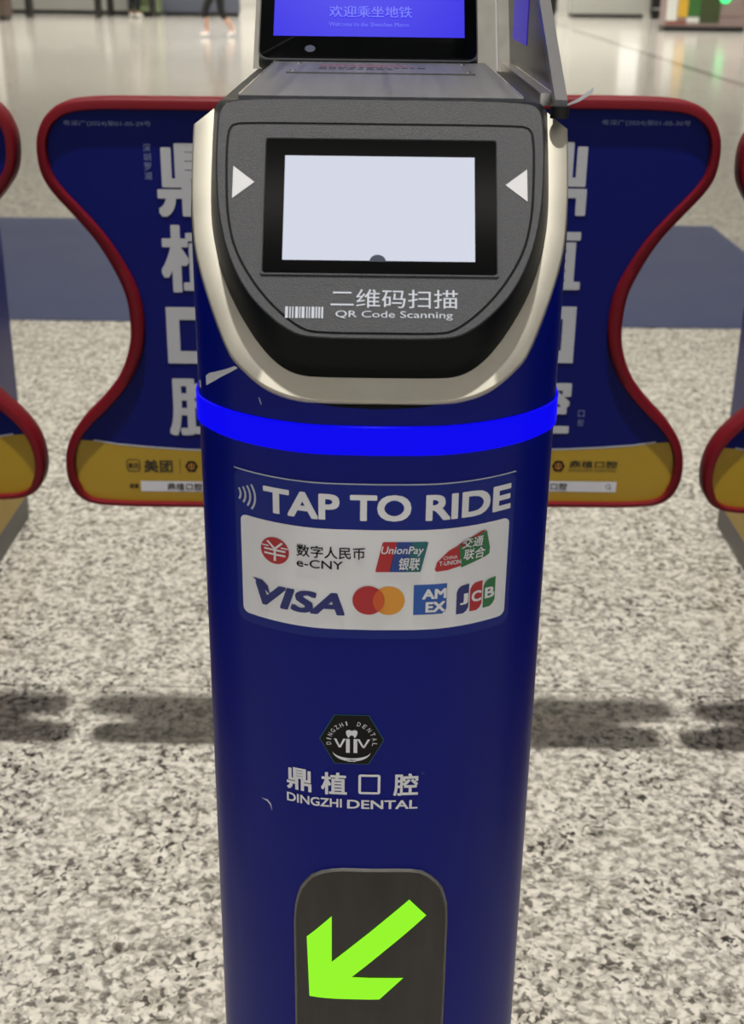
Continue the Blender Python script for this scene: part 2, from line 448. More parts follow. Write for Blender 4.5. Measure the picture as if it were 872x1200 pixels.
def build_head(g):
    hd = MB()
    R3 = lambda h, off: [head(u, v, off) for u, v in loop2(h)]
    hd.loft([R3(H_BASE, -.006), R3(H_BASE, .001), R3(blend(H_BASE, H_FACE, .45), .012), R3(blend(H_BASE, H_FACE, .86), .0215), R3(blend(H_BASE, H_FACE, .96), .0238), R3(H_FACE, .0247)], 'black_plastic', True, (False, True))
    hd = hd.build('scanner_head', g, 50)
    tag(hd, 'black bevelled plastic scanner head')
    f = MB()
    fe = inset(H_FACE, .0004)
    f.loft([R3(fe, .0246), R3(inset(H_FACE, .0009), .0252), R3(H_GRV, .0252)], 'grey_plastic')
    f.loft([R3(H_GRV, .0252), R3(inset(H_GRV, .0003), .0238), R3(inset(H_GRV, .0012), .0238), R3(inset(H_GRV, .0015), .0252)], 'seam_black')
    f.loft([R3(inset(H_GRV, .0015), .0252), R3(inset(H_GRV, .004), .0252)], 'grey_plastic', True, (False, True))
    fp = f.build('face_plate', hd, 50); tag(fp, 'dark grey textured face plate')
    # reader screen: recessed frame line, black glass, lit area
    b = MB()
    fr = lambda u0, u1, v0, v1, off: [head(u, v, off) for u, v in rrect(u0, u1, v0, v1, .0015, 3)]
    b.loft([fr(-.0665, .0673, .0660, .1505, .0252), fr(-.0665, .0673, .0660, .1505, .0262), fr(-.0658, .0666, .0667, .1498, .0262), fr(-.0652, .0660, .0673, .1492, .0254)], 'grey_plastic')
    b.loft([fr(-.0652, .0660, .0673, .1492, .0254), fr(-.0652, .0660, .0673, .1492, .0258)], 'screen_glass', True, (False, True))
    rd = b.build('reader_screen', hd, 40); tag(rd, 'black glass reader with lit white screen')
    d = Decal(lambda u, v, k: head(u, v, .0259 + .0002 * k), 0)
    d.rect(-.0543, .0538, .0748, .1388, 'screen_white', 1); d.build('lit_display', rd)
    d = Decal(lambda u, v, k: head(u, v, .0259 + .0002 * k), 0)
    d.disc(-.0008, .0742, .0046, .0042, 'disc_grey', 2, 20, 0, pi); d.build('grey_disc', rd)  # dark reflection on the screen, painted as a grey half disc
    for s, name in ((-1, 'arrow_mark'), (1, 'arrow_mark')):
        d = Decal(face_map, 0); d.poly([(s * .0838, .1322), (s * .0838, .1122), (s * .0714, .1223)], 'grey_mark', 1)
        tag(d.build(name, fp), 'pale triangle pointing at the screen')
    d = Decal(face_map, 0)
    d.text('二维码扫描', -.0267, .0441, .0470, .0580, 'grey_ink', 1, .0)
    d.build('chinese_lettering', fp)
    d = Decal(face_map, 0)
    d.text('QR Code Scanning', -.0238, .0412, .0401, .0452, 'grey_ink', 1, .0); d.build('english_lettering', fp)
    d = Decal(face_map, 0); x = -.0518
    for wd, gp in ((9, 5), (4, 5), (4, 6), (9, 4), (4, 4), (9, 6), (4, 4), (4, 5), (9, 4), (5, 4), (6, 4), (6, 0)):
        d.rect(x, x + wd * .00017, .0405, .0472, 'grey_ink', 1); x += (wd + gp) * .00017
    d.build('barcode_icon', fp)

def build_rim(g):
    ho = resample(chaikin([(0, -.0005), (.030, -.0005), (.047, .001), (.0655, .0078), (.0803, .0215), (.0868, .0300), (.0985, .060), (.1075, .0900), (.1100, .110), (.1112, .128), (.1118, .150), (.1118, .172)]), 60)
    hi = resample(chaikin([(0, .0140), (.030, .0140), (.0468, .0149), (.0605, .0240), (.0744, .0422), (.0886, .0692), (.0964, .0976), (.0989, .118), (.0994, .1435), (.0994, .182)]), 60)
    fo = [(-u, v) for u, v in ho[:0:-1]] + ho; fi = [(-u, v) for u, v in hi[:0:-1]] + hi
    b = MB()
    n = len(fo)
    ring = lambda h, off: [head(u, v, off) for u, v in h]
    ou = lambda d: [(u - d * (1 if u > 0 else -1 if u < 0 else 0) * min(1, abs(u) / .06), v + d * max(0, 1 - abs(u) / .09)) for u, v in fo]
    b.loft([ring(ou(.004), -.02), ring(ou(.0012), -.006), ring(fo, -.0015), ring(ou(.0006), .0012), ring(ou(.0016), .002), ring(fi, .002), ring(fi, -.01)], 'steel_rim', False)
    rim = b.build('steel_rim', g, 45); tag(rim, 'scuffed stainless steel rim around the scanner')

def build_top(g):
    sec = lambda y: [(-.111, y, 1.0062), (-.0975, y, 1.0235), (.0975, y, 1.0235), (.111, y, 1.0062)]
    b = MB(); b.prism(sec(.112), sec(.42), 'deck_black'); b.prism(sec(.4201), sec(LEN - .07), 'steel')
    tag(b.build('top_deck', g), 'steel top deck with sloped shoulders')
    b = MB(); b.box(-.0835, .0835, .0935, .40, 1.0235, 1.0295, 'dark_steel'); lid = b.build('top_lid', g, 40, .0012)
    tag(lid, 'dark brushed steel lid')
    for s in (-1, 1):
        b = MB(); b.box(s * .0835 - .0006, s * .0835 + .0006, .098, .385, 1.0295, 1.0301, 'steel_edge'); tag(b.build('lid_edge', lid), 'bright worn lid edge')
    # rating plate with four screws and worn lines of print
    b = MB(); b.box(-.067, .067, .262, .352, 1.0295, 1.0305, 'dark_steel'); pl = b.build('rating_plate', lid, 40, .0003)
    for sx in (-1, 1):
        for y in (.27, .344):
            b = MB(); b.cyl((sx * .0625, y, 1.0305), (sx * .0625, y, 1.0316), .0022, 'steel_edge', 12); b.build('screw', lid, 40)
    b = MB()
    mat('worn_red', (128, 66, 62), .5)
    for y, a, c, m in ((.332, -.045, .012, 'worn_red'), (.318, -.045, .022, 'worn_red'), (.304, -.045, .03, 'seam_black'), (.29, -.045, .008, 'seam_black')):
        x = a
        while x < c:
            ww = random.uniform(.003, .006); b.box(x, x + ww, y, y + .005, 1.0305, 1.0307, m); x += ww + .002
    b.build('plate_marking', lid)

DT = R(40); DB = Vector((0, .385, 1.0295)); DN = Vector((0, -cos(DT), sin(DT))); DU = Vector((0, sin(DT), cos(DT)))
def disp(u, v, off=0): return Vector((u, 0, 0)) + DB + DU * v + DN * off
def build_display(g):
    b = MB()
    pr = [(.383, 1.0235), (.383 + .1 * 0, 1.0295)]
    side = [disp(0, -.002, -.004), disp(0, .142, -.004), disp(0, .146, -.010), disp(0, .146, -.05)]
    yz = [(.384, 1.0235)] + [(p.y, p.z) for p in side] + [(.60, 1.06), (.60, 1.0235)]
    b.prism([(-.1015, y, z) for y, z in yz], [(.0925, y, z) for y, z in yz], 'housing_steel')
    hs = b.build('display_housing', g, 40, .0015); tag(hs, 'stainless steel display housing')
    b = MB(); b.prism([(.0945, y, z) for y, z in yz], [(.1085, y, z) for y, z in yz], 'housing_steel')
    b.prism([(.0925, y + .003, z) for y, z in yz], [(.0945, y + .003, z) for y, z in yz], 'plinth_grey'); b.build('side_cheek', g, 40)
    rr = lambda a, c, d, e, r, off: [disp(u, v, off) for u, v in rrect(a, c, d, e, r, 6)]
    b = MB()
    b.loft([rr(-.0972, .0775, -.001, .1305, .0085, -.004), rr(-.0972, .0775, -.001, .1305, .0085, .003), rr(-.0962, .0765, 0, .1295, .0078, .0038)], 'bar_grey')
    b.loft([rr(-.0962, .0765, 0, .1295, .0078, .0038), rr(-.0956, .0759, .0006, .1289, .0073, .0042)], 'screen_glass', True, (False, True))
    bz = b.build('display_bezel', g, 45); tag(bz, 'black glass passenger display')
    dm = lambda u, v, k: disp(u, v, .0044 + .0003 * k)
    d = Decal(dm, 0); d.rect(-.0855, .0668, .0202, .112, 'screen_blue', 1); d.build('lit_display', bz)
    d = Decal(dm, 0); d.rect(-.0825, .0645, .0562, .109, 'screen_grey', 2); d.build('picture_strip', bz)
    d = Decal(dm, 0); d.text('欢迎乘坐地铁', -.0415, .0250, .0380, .0490, 'screen_text', 2, .01); d.build('chinese_lettering', bz)
    d = Decal(dm, 0); d.text('Welcome to the Shenzhen Metro', -.0415, .0225, .0295, .0335, 'screen_text', 2); d.build('english_lettering', bz)
    d = Decal(dm, 0); d.disc(-.056, .0085, .0042, .0032, 'disc_grey', 1, 20); d.build('grey_disc', bz)
    # smoked side shield with a dark raked edge bar
    yz = [(.108, 1.0310), (.21, 1.0800), (.40, 1.1485), (.55, 1.1705), (.58, 1.0310)]
    b = MB(); b.prism([(.1035, y, z) for y, z in yz], [(.1075, y, z) for y, z in yz], 'smoked_panel'); sh = b.build('side_shield', g)
    tag(sh, 'smoked glossy side shield with a grey raked edge')
    b = MB(); b.box(.0960, .1034, .115, .40, 1.0236, 1.0308, 'steel_edge'); b.build('shield_bracket', sh, 40, .001)
    b = MB(); e = [(.094, 1.026), (.21, 1.0815), (.40, 1.150), (.55, 1.172)]
    for (y0, z0), (y1, z1) in zip(e, e[1:]):
        b.prism([(x, y0, z) for x, z in ((.1022, z0 - .004), (.1095, z0 - .004), (.1095, z0 + .003), (.1022, z0 + .003))],
                [(x, y1, z) for x, z in ((.1022, z1 - .004), (.1095, z1 - .004), (.1095, z1 + .003), (.1022, z1 + .003))], 'bar_grey')
    b.build('edge_bar', sh)
    b = MB(); b.box(.1030, .1036, .275, .375, 1.049, 1.095, 'painted_reflection'); tag(b.build('painted_reflection', sh), 'violet screen reflection painted as a glowing strip in the shield')  # glowing strip stands in for the display's reflection in the shield
    b = MB(); b.cyl((.1055, .096, 1.0185), (.1055, .096, 1.0255), .0055, 'seam_black', 14); b.build('edge_foot', sh, 40)
    # bit of torn film at the foot of the shield
    b = MB(); p = [(.109, .1, 1.0245), (.117, .1, 1.0275), (.1245, .099, 1.0325)]
    b.loft([[(x, y, z) for x, y, z in p], [(x + .001, y, z + .004 * (.4 + i * .3)) for i, (x, y, z) in enumerate(p)]], 'tape_white', False)
    tag(b.build('torn_film', g), 'scrap of torn white film')

def build_stickers(g):
    # payment sticker
    d = Decal(front_map); d.rect(-.0855, .0840, .7205, .8225, 'sticker_blue', 0, .006); st = d.build('payment_sticker', g)
    tag(st, 'blue TAP TO RIDE sticker with a white panel of payment logos')
    d = Decal(front_map); d.rect(-.0855, .0840, .8222, .8229, 'grey_ink', 1); d.build('sticker_edge', st)
    d = Decal(front_map); d.text('TAP TO RIDE', -.0672, .0815, .7992, .8160, 'white_ink', 1, .030); d.build('heading_lettering', st)
    d = Decal(front_map)
    for k in range(4): d.ring(-.0880 + .0005 * k, .8065, .0058 + .0026 * k, .0070 + .0026 * k, 'grey_ink', 1, 12, R(-34), R(34))
    d.build('contactless_waves', st)
    d = Decal(front_map); d.rect(-.0820, .0813, .7268, .7935, 'white_ink', 1, .004); d.build('white_panel', st)
    # round red currency mark and its words
    d = Decal(front_map); cx, cy = -.0606, .7748
    d.ring(cx, cy, .0078, .0088, 'red_ink', 2); d.disc(cx, cy, .0082, .0082, 'red_ink', 2)
    for q in ([(-.0052, .0056), (-.0040, .0062), (.0006, .0016), (-.0008, .0012)], [(.0052, .0056), (.0040, .0062), (-.0006, .0016), (.0008, .0012)]):
        d.poly([(cx + a, cy + c) for a, c in q], 'white_ink', 3)
    d.rect(cx - .0007, cx + .0007, cy - .0066, cy + .0018, 'white_ink', 4)
    for k, wd in ((.0005, .0066), (-.0024, .0066)): d.rect(cx - wd, cx + wd, cy + k - .0006, cy + k + .0006, 'white_ink', 3)
    d.rect(cx - .0082, cx - .0038, cy + .0022, cy + .003, 'white_ink', 3); d.rect(cx + .0038, cx + .0082, cy + .0022, cy + .003, 'white_ink', 3)
    tag(d.build('currency_logo', st), 'round red currency logo')
    d = Decal(front_map); d.text('数字人民币', -.0472, -.0060, .7742, .7822, 'black_ink', 2, .012)
    d.text('e-CNY', -.0472, -.0192, .7672, .7727, 'black_ink', 2, .008); d.build('currency_lettering', st)
    # slanted three-colour card logo
    d = Decal(front_map); L = [(.0010, .7668), (.0050, .7862), (.0120, .7862), (.0080, .7668)]
    d.poly([(.0002, .7668), (.0042, .7852), (.0050, .7860), (.0130, .7860), (.0090, .7662), (.0006, .7662)], 'red_ink', 2)
    d.poly([(.0085, .7662), (.0127, .7860), (.0225, .7860), (.0183, .7662)], 'blue_ink', 2)
    d.poly([(.0181, .7662), (.0223, .7860), (.0308, .7860), (.0316, .7852), (.0274, .7664), (.0270, .7662)], 'teal_ink', 2)
    d.text('UnionPay', .0036, .0290, .7768, .7832, 'white_ink', 3, .008, .2); d.text('银联', .0142, .0268, .7676, .7758, 'white_ink', 3, .012, .2)
    tag(d.build('card_logo', st), 'slanted red, blue and green card logo')
    # red and green wing-shaped logo
    d = Decal(front_map)
    d.poly([(.0358, .7672), (.0372, .7722), (.0440, .7790), (.0560, .7848), (.0560, .7690), (.0440, .7662), (.0370, .7658)], 'red_ink', 2)
    d.poly([(.0500, .7822), (.0645, .7890), (.0672, .7885), (.0696, .7770), (.0694, .7728), (.0670, .7715), (.0520, .7668)], 'green_ink', 3)
    d.poly([(.0500, .7824), (.0645, .7892), (.0665, .7889), (.0600, .7850), (.0530, .7800)], 'red_ink', 3)
    d.text('交通', .0520, .0652, .7795, .7862, 'white_ink', 4, .012, .15); d.text('联合', .0532, .0668, .7715, .7787, 'white_ink', 4, .012, .15)
    d.text('CHINA', .0410, .0495, .7735, .7758, 'white_ink', 4); d.text('T-UNION', .0385, .0518, .7698, .7727, 'white_ink', 4, .01)
    tag(d.build('transit_logo', st), 'red and green wing shaped transit logo')
    d = Decal(front_map); d.text('VISA', -.0735, -.0180, .7362, .7515, 'navy_ink', 2, .035, .22)
    d.poly([(-.0752, .7532), (-.0690, .7532), (-.0655, .7500), (-.0640, .7440)], 'navy_ink', 2); d.build('italic_lettering', st)
    d = Decal(front_map); d.disc(.0086, .7470, .0097, .0097, 'orange_ink', 2); d.disc(-.0037, .7472, .0097, .0097, 'red_ink', 3)
    k = .0074; d.poly([(.0086 + .0097 * cos(t), .7471 + .0097 * sin(t)) for t in [R(180 - 50 + 100 * i / 12) for i in range(13)]] + [(-.0037 + .0097 * cos(t), .7471 + .0097 * sin(t)) for t in [R(-50 + 100 * i / 12) for i in range(13)]], 'brick_ink', 4)
    tag(d.build('circles_logo', st), 'overlapping red and orange circles')
    d = Decal(front_map); d.rect(.0236, .0438, .7372, .7575, 'amex_ink', 2)
    d.text('AM', .0288, .0436, .7478, .7545, 'white_ink', 3, .035)
    d.text('EX', .0310, .0432, .7388, .7458, 'white_ink', 3, .035)
    d.poly([(.0415, .7368), (.0442, .7368), (.0442, .7410), (.0432, .7402), (.0434, .7388), (.0418, .7384)], 'white_ink', 5)
    tag(d.build('square_logo', st), 'square blue card logo with a torn corner')
    d = Decal(front_map)
    for i, (m, t) in enumerate((('navy_ink', 'J'), ('red_ink', 'C'), ('green_ink', 'B'))):
        x = .0500 + .0084 * i; zz = .7352 + .0005 * i
        d.poly([(x, zz), (x, zz + .0150), (x + .0010, zz + .0175), (x + .0030, zz + .0192), (x + .0076, zz + .0198), (x + .0076, zz + .0040), (x + .0064, zz + .0016), (x + .0045, zz)], m, 2)
        d.text(t, x + (.001 if i else .0022), x + .0072, zz + .0062, zz + .0136, 'white_ink', 3, .03)
    tag(d.build('stripe_logo', st), 'blue, red and green striped card logo')
    # hexagon badge and clinic name
    d = Decal(front_map); cx, cz = -.0133, .6474; a, c, e = .0207, .0104, .0184
    hexa = lambda f: [(cx - a * f, cz), (cx - c * f - .0006, cz - e * f), (cx + c * f + .0006, cz - e * f), (cx + a * f, cz), (cx + c * f + .0006, cz + e * f), (cx - c * f - .0006, cz + e * f)]
    d.poly(hexa(1.0), 'teal_ink', 0); d.poly(hexa(.975), 'black_ink', 1); bd = d.build('hexagon_badge', g)
    tag(bd, 'black hexagon badge with a white tooth emblem')
    d = Decal(front_map)
    def arc(word, t0, t1):
        for i, ch in enumerate(word):
            t = R(t0 + (t1 - t0) * i / (len(word) - 1)); r = .0140; hw = .0004 if ch == 'I' else .00105
            d.text(ch, cx + r * cos(t) * 1.05 - hw, cx + r * cos(t) * 1.05 + hw, cz - .0015 + r * sin(t) - .0015, cz - .0015 + r * sin(t) + .0015, 'white_ink', 2, 0, 0, t - pi / 2)
    arc('DINGZHI', 186, 103); arc('DENTAL', 72, -6)
    d.build('ring_lettering', bd)
    d = Decal(front_map)
    d.poly([(cx + x, cz + z) for x, z in ((-.0037, .0060), (-.0030, .0072), (-.0015, .0074), (0, .0068), (.0015, .0074), (.0030, .0072), (.0037, .0060), (.0034, .0040), (.0026, .0022), (.0018, .0014), (.0012, .0030), (0, .0036), (-.0012, .0030), (-.0018, .0014), (-.0026, .0022), (-.0034, .0040))], 'white_ink', 2)
    for x in (-.0036, .0012): d.rect(cx + x, cx + x + .0024, cz - .0096, cz + .0008, 'white_ink', 2)
    for s in (-1, 1):
        d.poly([(cx + s * .0108 - .0006, cz + .0008), (cx + s * .0108 + .0010, cz + .0008), (cx + s * .0076 + .0006, cz - .0058), (cx + s * .0076 - .0006, cz - .0058)], 'white_ink', 2)
        d.poly([(cx + s * .0044 - .0010, cz + .0008), (cx + s * .0044 + .0006, cz + .0008), (cx + s * .0076 + .0006, cz - .0058), (cx + s * .0076 - .0006, cz - .0058)], 'white_ink', 2)
    up = [(cx + .0122 * cos(t), cz - .0085 - .0052 * sin(t)) for t in [pi * i / 16 for i in range(17)]]
    dn_ = [(cx + .0122 * cos(t), cz - .0085 - .0076 * sin(t)) for t in [pi * i / 16 for i in range(17)]]
    d.poly(up + dn_[-2:0:-1], 'white_ink', 2); d.rect(cx - .003, cx + .003, cz - .0162, cz - .0136, 'white_ink', 3, .001)
    d.text('1981', cx - .0024, cx + .0024, cz - .0157, cz - .0142, 'black_ink', 4); d.build('tooth_emblem', bd)
    d = Decal(front_map)
    for ch, u0, u1 in (('鼎', -.0556, -.0393), ('植', -.0330, -.0162), ('口', -.0088, .0054), ('腔', .0138, .0299)):
        if ch == '口': d.outline(u0, u1, .6062, .6214, .0017, 'white_ink', 1, .0016)
        else: d.text(ch, u0, u1, .6050, .6222, 'white_ink', 1, .022)
    d.text('R', .0322, .0340, .6210, .6226, 'faint_ink', 1)
    nm = d.build('clinic_lettering', g); tag(nm, 'white Chinese clinic name')
    d = Decal(front_map); d.text('DINGZHI', -.0557, -.0195, .5952, .6020, 'white_ink', 1, .02)
    d.text('DENTAL', -.0160, .0299, .5948, .6016, 'white_ink', 1, .02); d.build('english_lettering', g)
    # lit direction indicator
    pan = [(-.0522, .30), (-.0522, .5000), (-.0508, .5155), (-.0470, .5290), (-.0400, .5390), (-.0310, .5445), (-.0200, .5462), (.0250, .5462), (.0345, .5440), (.0430, .5375), (.0492, .5265), (.0523, .5130), (.0530, .5000), (.0530, .30)]
    ct = Vector((.0004, .42))
    scl = lambda dd: [((u - ct.x) * (1 - dd / .0525) + ct.x, (z - ct.y) * (1 - dd / .125) + ct.y) for u, z in resample(pan + [pan[0]], 90)[:-1]]
    b = MB(); P = lambda dd, o: [(u, front(u) - o, z) for u, z in scl(dd)]
    b.loft([P(0, -.001), P(0, .0018), P(.0010, .0024), P(.0018, .0012)], 'steel')
    ip = b.build('direction_indicator', g, 45); tag(ip, 'dark glass indicator panel with a green lit arrow')
    d = Decal(lambda u, z, k: Vector((u, front(u) - .0012, z))); d.poly(scl(.0017), 'indicator_glass', 1); d.build('glass_cover', ip)
    A = [(.0262, .5217), (.0382, .5072), (-.0122, .4544), (.0236, .4538), (.0072, .4346), (-.0419, .4340), (-.0434, .4865), (-.0261, .5068), (-.0261, .4672)]
    d = Decal(lambda u, z, k: Vector((u, front(u) - .0017 - .00025 * k, z))); d.poly(A, 'arrow_green', 1)
    tag(d.build('arrow', ip), 'lit lime green arrow pointing down left')
    # worn and peeled spots of the blue film
    d = Decal(front_map); d.poly([(-.1113, .8575), (-.1108, .8640), (-0.1003, 0.8759), (-0.0828, 0.8858), (-0.0809, 0.8851), (-0.0921, 0.8766), (-.1075, .8630)], 'tape_white', 0)
    tag(d.build('peeled_film', g), 'pale peeled edge of the blue film')
    for q in ([(-.0735, .5900), (-.0690, .5905), (-.0668, .5880), (-.0660, .5825), (-.0674, .5868), (-.0694, .5890)],
              [(-.0686, .8700), (-.0680, .8700), (-.0668, .8660), (-.0673, .8660)], [(.0975, .925), (.0983, .926), (.0988, .922), (.098, .921)]):
        d = Decal(front_map); d.poly(q, 'tape_white', 0); d.build('scratch', g)

FLAP = [(.113, .9562), (.2348, .9562), (.30, .9562), (.337, .9558), (.3755, .9520), (.3975, .9370), (.4098, .9165), (.4136, .8955), (.4110, .8660), (.3990, .8440), (.3728, .8150), (.3460, .7825), (.3245, .7410), (.3150, .7140), (.3122, .6790), (.3150, .6490), (.3300, .6110), (.3580, .5765), (.3870, .5490), (.4050, .5210), (.4118, .4900), (.4090, .4590), (.3950, .4370), (.3650, .4282), (.2390, .4280), (.113, .4280)]
def build_flap(g, s, dz):
    """One retracting flap; s = -1 left of the gate, 1 right of it."""
    pts = chaikin([(a, c + dz) for a, c in FLAP], 2)
    loop = resample(pts, 150)
    n = len(loop)
    def off(d):
        r = []
        for i, p in enumerate(loop):
            a = Vector(loop[max(i - 1, 0)]); c = Vector(loop[min(i + 1, n - 1)]); t = (c - a).normalized()
            r.append((p[0] + t.y * d, p[1] - t.x * d))      # inward of a clockwise outline
        r[0] = (.113, loop[0][1] - d); r[-1] = (.113, loop[-1][1] + d)
        return r
    # solid board
    b = MB(); o = off(.008)
    o = [(.113, o[0][1])] + o[1:-1] + [(.113, o[-1][1])]
    b.prism([(s * x, ARM - .008, z) for x, z in o], [(s * x, ARM + .008, z) for x, z in o], 'blue_print')
    fp = b.build('flap', g); tag(fp, 'blue printed barrier flap edged in red')
    # rubber bumper around the free edges: flat faced, widest at the waist, thin along the bottom
    def wide(z):
        z -= dz
        return 1 + .45 * math.exp(-((z - .68) / .09) ** 2) + .15 * max(0, min(1, (z - .93) / .02)) - .45 * max(0, min(1, (.45 - z) / .02))
    prof = [(.0125, -.011), (.0122, -.0150), (.0110, -.0168), (.0035, -.0168), (.0012, -.0150), (.0, -.0120), (0, .0120), (.0012, .0150), (.0035, .0168), (.0110, .0168), (.0122, .0150), (.0125, .011)]
    o1 = off(1.0)
    b = MB(); rings = []
    for d, y in prof:
        rg = []
        for i, p in enumerate(loop):
            q = Vector(p) + (Vector(o1[i]) - Vector(p)) * d * wide(p[1]) if 0 < i < n - 1 else Vector((p[0], p[1] + (-d if i == 0 else d) * wide(p[1])))
            rg.append((s * q.x, ARM + y, q.y))
        rings.append(rg)
    b.loft(rings + [rings[0]], 'red_rubber', False)
    tag(b.build('bumper', fp, 50), 'dark red rubber bumper')
    mp = lambda u, v, k: Vector((s * u if s > 0 else u, ARM - .0086 - .0003 * k, v + dz))
    # yellow foot of the print, on the camera side
    o2 = off(.005); low = [(x, z - dz) for x, z in o2 if z - dz < .522 and x > .12]
    up = [(.113, .5075), (.20, .5075), (.25, .5085), (.30, .5115), (.34, .5150), (.372, .5200)]
    e = [(s * x, z) for x, z in up + low + [(.113, .4405)]]
    d = Decal(mp if s < 0 else (lambda u, v, k: Vector((u, ARM - .0086 - .0003 * k, v + dz))), 0)
    d.poly(e, 'yellow_print', 0)
    for (x0, z0), (x1, z1) in zip(up, up[1:]): d.poly([(s * x0, z0), (s * x1, z1), (s * x1, z1 + .0022), (s * x0, z0 + .0022)], 'grey_ink', 1)
    tag(d.build('yellow_foot', fp), 'yellow lower field of the flap print')
    mp = lambda u, v, k: Vector((u, ARM - .0086 - .0003 * k, v + dz))
    cx = -.2255 if s < 0 else .2110
    d = Decal(mp, 0)
    for ch, z0, z1 in (('鼎', .8150, .9035), ('植', .7210, .8060), ('口', .6280, .7020), ('腔', .5290, .6110)):
        if ch == '口': d.outline(cx - .042, cx + .043, z0, z1, .0165, 'flap_white', 1)
        else: d.text(ch, cx - .0445, cx + .0445, z0, z1, 'flap_white', 1, .028)
    d.build('big_lettering', fp)
    d = Decal(mp, 0)
    if s < 0:
        d.text('粤深广(2024)第01-05-29号', -.3788, -.2736, .9215, .9285, 'soft_ink', 1)
        d.build('notice_lettering', fp); d = Decal(mp, 0)
        for i, ch in enumerate('深圳罗湖'): d.text(ch, -.2845, -.2758, .8935 - .0112 * i, .9025 - .0112 * i, 'soft_ink', 1)
    else:
        d.text('粤深广(2024)第01-05-30号', .2674, .3737, .9228, .9300, 'soft_ink', 1)
        d.build('notice_lettering', fp); d = Decal(mp, 0)
        for i, ch in enumerate('口腔'): d.text(ch, .2665, .2745, .5550 - .0125 * i, .5640 - .0125 * i, 'soft_ink', 1)
    d.build('district_lettering', fp)
    d = Decal(mp, 0)
    bx = -.3255 if s < 0 else .1640; zc = .4855
    d.outline(bx - .0055, bx + .0135, zc - .0085, zc + .0095, .0012, 'dark_ink', 1, .005)
    d.text('美团', bx - .0035, bx + .0115, zc - .0035, zc + .0045, 'dark_ink', 1, .01)
    d.text('美团', bx + .0180, bx + .0565, zc - .0085, zc + .0090, 'dark_ink', 1, .02)
    d.rect(bx + .0660, bx + .0668, zc - .0105, zc + .0105, 'dark_ink', 1)
    hx_, r = bx + .0815, .0088
    d.poly([(hx_ + r * cos(R(60 * i)), zc + r * sin(R(60 * i))) for i in range(6)], 'black_ink', 1)
    d.ring(hx_, zc, .0035, .0045, 'orange_ink', 2); d.rect(hx_ - .0008, hx_ + .0008, zc - .003, zc + .003, 'orange_ink', 2)
    d.text('鼎植口腔', bx + .0960, bx + .1600, zc - .0020, zc + .0082, 'dark_ink', 1, .02)
    d.text('DINGZHI DENTAL', bx + .0960, bx + .1600, zc - .0078, zc - .0040, 'dark_ink', 1)
    d.build('sponsor_lettering', fp)
    d = Decal(mp, 0)
    d.text('搜索', bx - .0030, bx + .0095, .4535, .4600, 'dark_ink', 1, .02)
    d.rect(bx + .0125, bx + .1610, .4490, .4640, 'white_ink', 1)
    d.text('鼎植口腔', bx + .0480, bx + .0950, .4515, .4615, 'dark_ink', 2, .015)
    d.ring(bx + .1500, .4572, .0026, .0034, 'dark_ink', 2); d.poly([(bx + .1520, .4548), (bx + .1528, .4554), (bx + .1548, .4532), (bx + .1540, .4526)], 'dark_ink', 2)
    d.build('search_bar', fp)

gate = thing('fare_gate', 'blue fare gate in the middle with TAP TO RIDE sticker and lit green arrow', 'fare gate', (X0, GY, 0), 0, 'fare gates standing in a row')
build_cabinet(gate); build_light_band(gate); build_head(gate); build_rim(gate); build_top(gate); build_display(gate); build_stickers(gate)
build_flap(gate, -1, -.003); build_flap(gate, 1, .004)

def copy_tree(o, parent=None):
    c = o.copy(); COL.objects.link(c); c.parent = parent
    for ch in list(o.children): copy_tree(ch, c)
    return c
for k, lab in ((-1, 'fare gate cut by the left edge, red edged flap above a yellow sided base'), (1, 'fare gate cut by the right edge, red edged flap above a yellow sided base')):
    c = copy_tree(gate); c.location.x = X0 + k * PITCHX; c['label'] = lab

# ------------------------------------------------------------------ far side of the hall
mat('booth_grey', (176, 175, 168), .5); mat('booth_white', (206, 207, 200), .45); mat('booth_black', (24, 24, 24), .5)
mat('bench_black', (38, 34, 34), .45); mat('slate_panel', (98, 102, 116), .5); mat('lime_panel', (150, 166, 120), .5)
mat('brown_panel', (92, 78, 68), .5); mat('stand_white', (222, 222, 216), .5); mat('stand_yellow', (214, 170, 50), .5)
mat('stand_green', (52, 106, 44), .5); mat('stand_dark_green', (58, 70, 34), .5); mat('stand_pink', (150, 130, 126), .5); mat('stand_red', (140, 84, 72), .5)
mat('beacon_green', (70, 240, 130), .4, emit=2.2); mat('lit_panel', (255, 250, 240), .4, emit=1.3); mat('pillar_pale', (196, 192, 184), .5)

def bench(x0, x1, y, z, label):
    t = thing('bench', label, 'bench', ((x0 + x1) / 2, y, 0), 0, 'black benches along the far side')
    h = (x1 - x0) / 2
    b = MB(); b.box(-h, h, -.22, .22, z - .07, z, 'bench_black'); b.build('seat', t, 40, .015)
    b = MB(); b.box(-h, h, .2, .24, z + .12, z + .42, 'bench_black'); b.build('backrest', t, 40, .01)
    for sx in (-1, 1):
        b = MB(); b.box(sx * (h - .06) - .035, sx * (h - .06) + .035, -.2, .24, 0, z - .07, 'bench_black'); b.box(sx * (h - .06) - .02, sx * (h - .06) + .02, .2, .24, z - .07, z + .15, 'bench_black'); b.build('leg', t)
bench(-7.55, -5.95, 29.4, .47, 'black backed bench along the far left side')
bench(-6.0, -4.95, 30.4, .56, 'second black bench beside the dark trousered passerby')

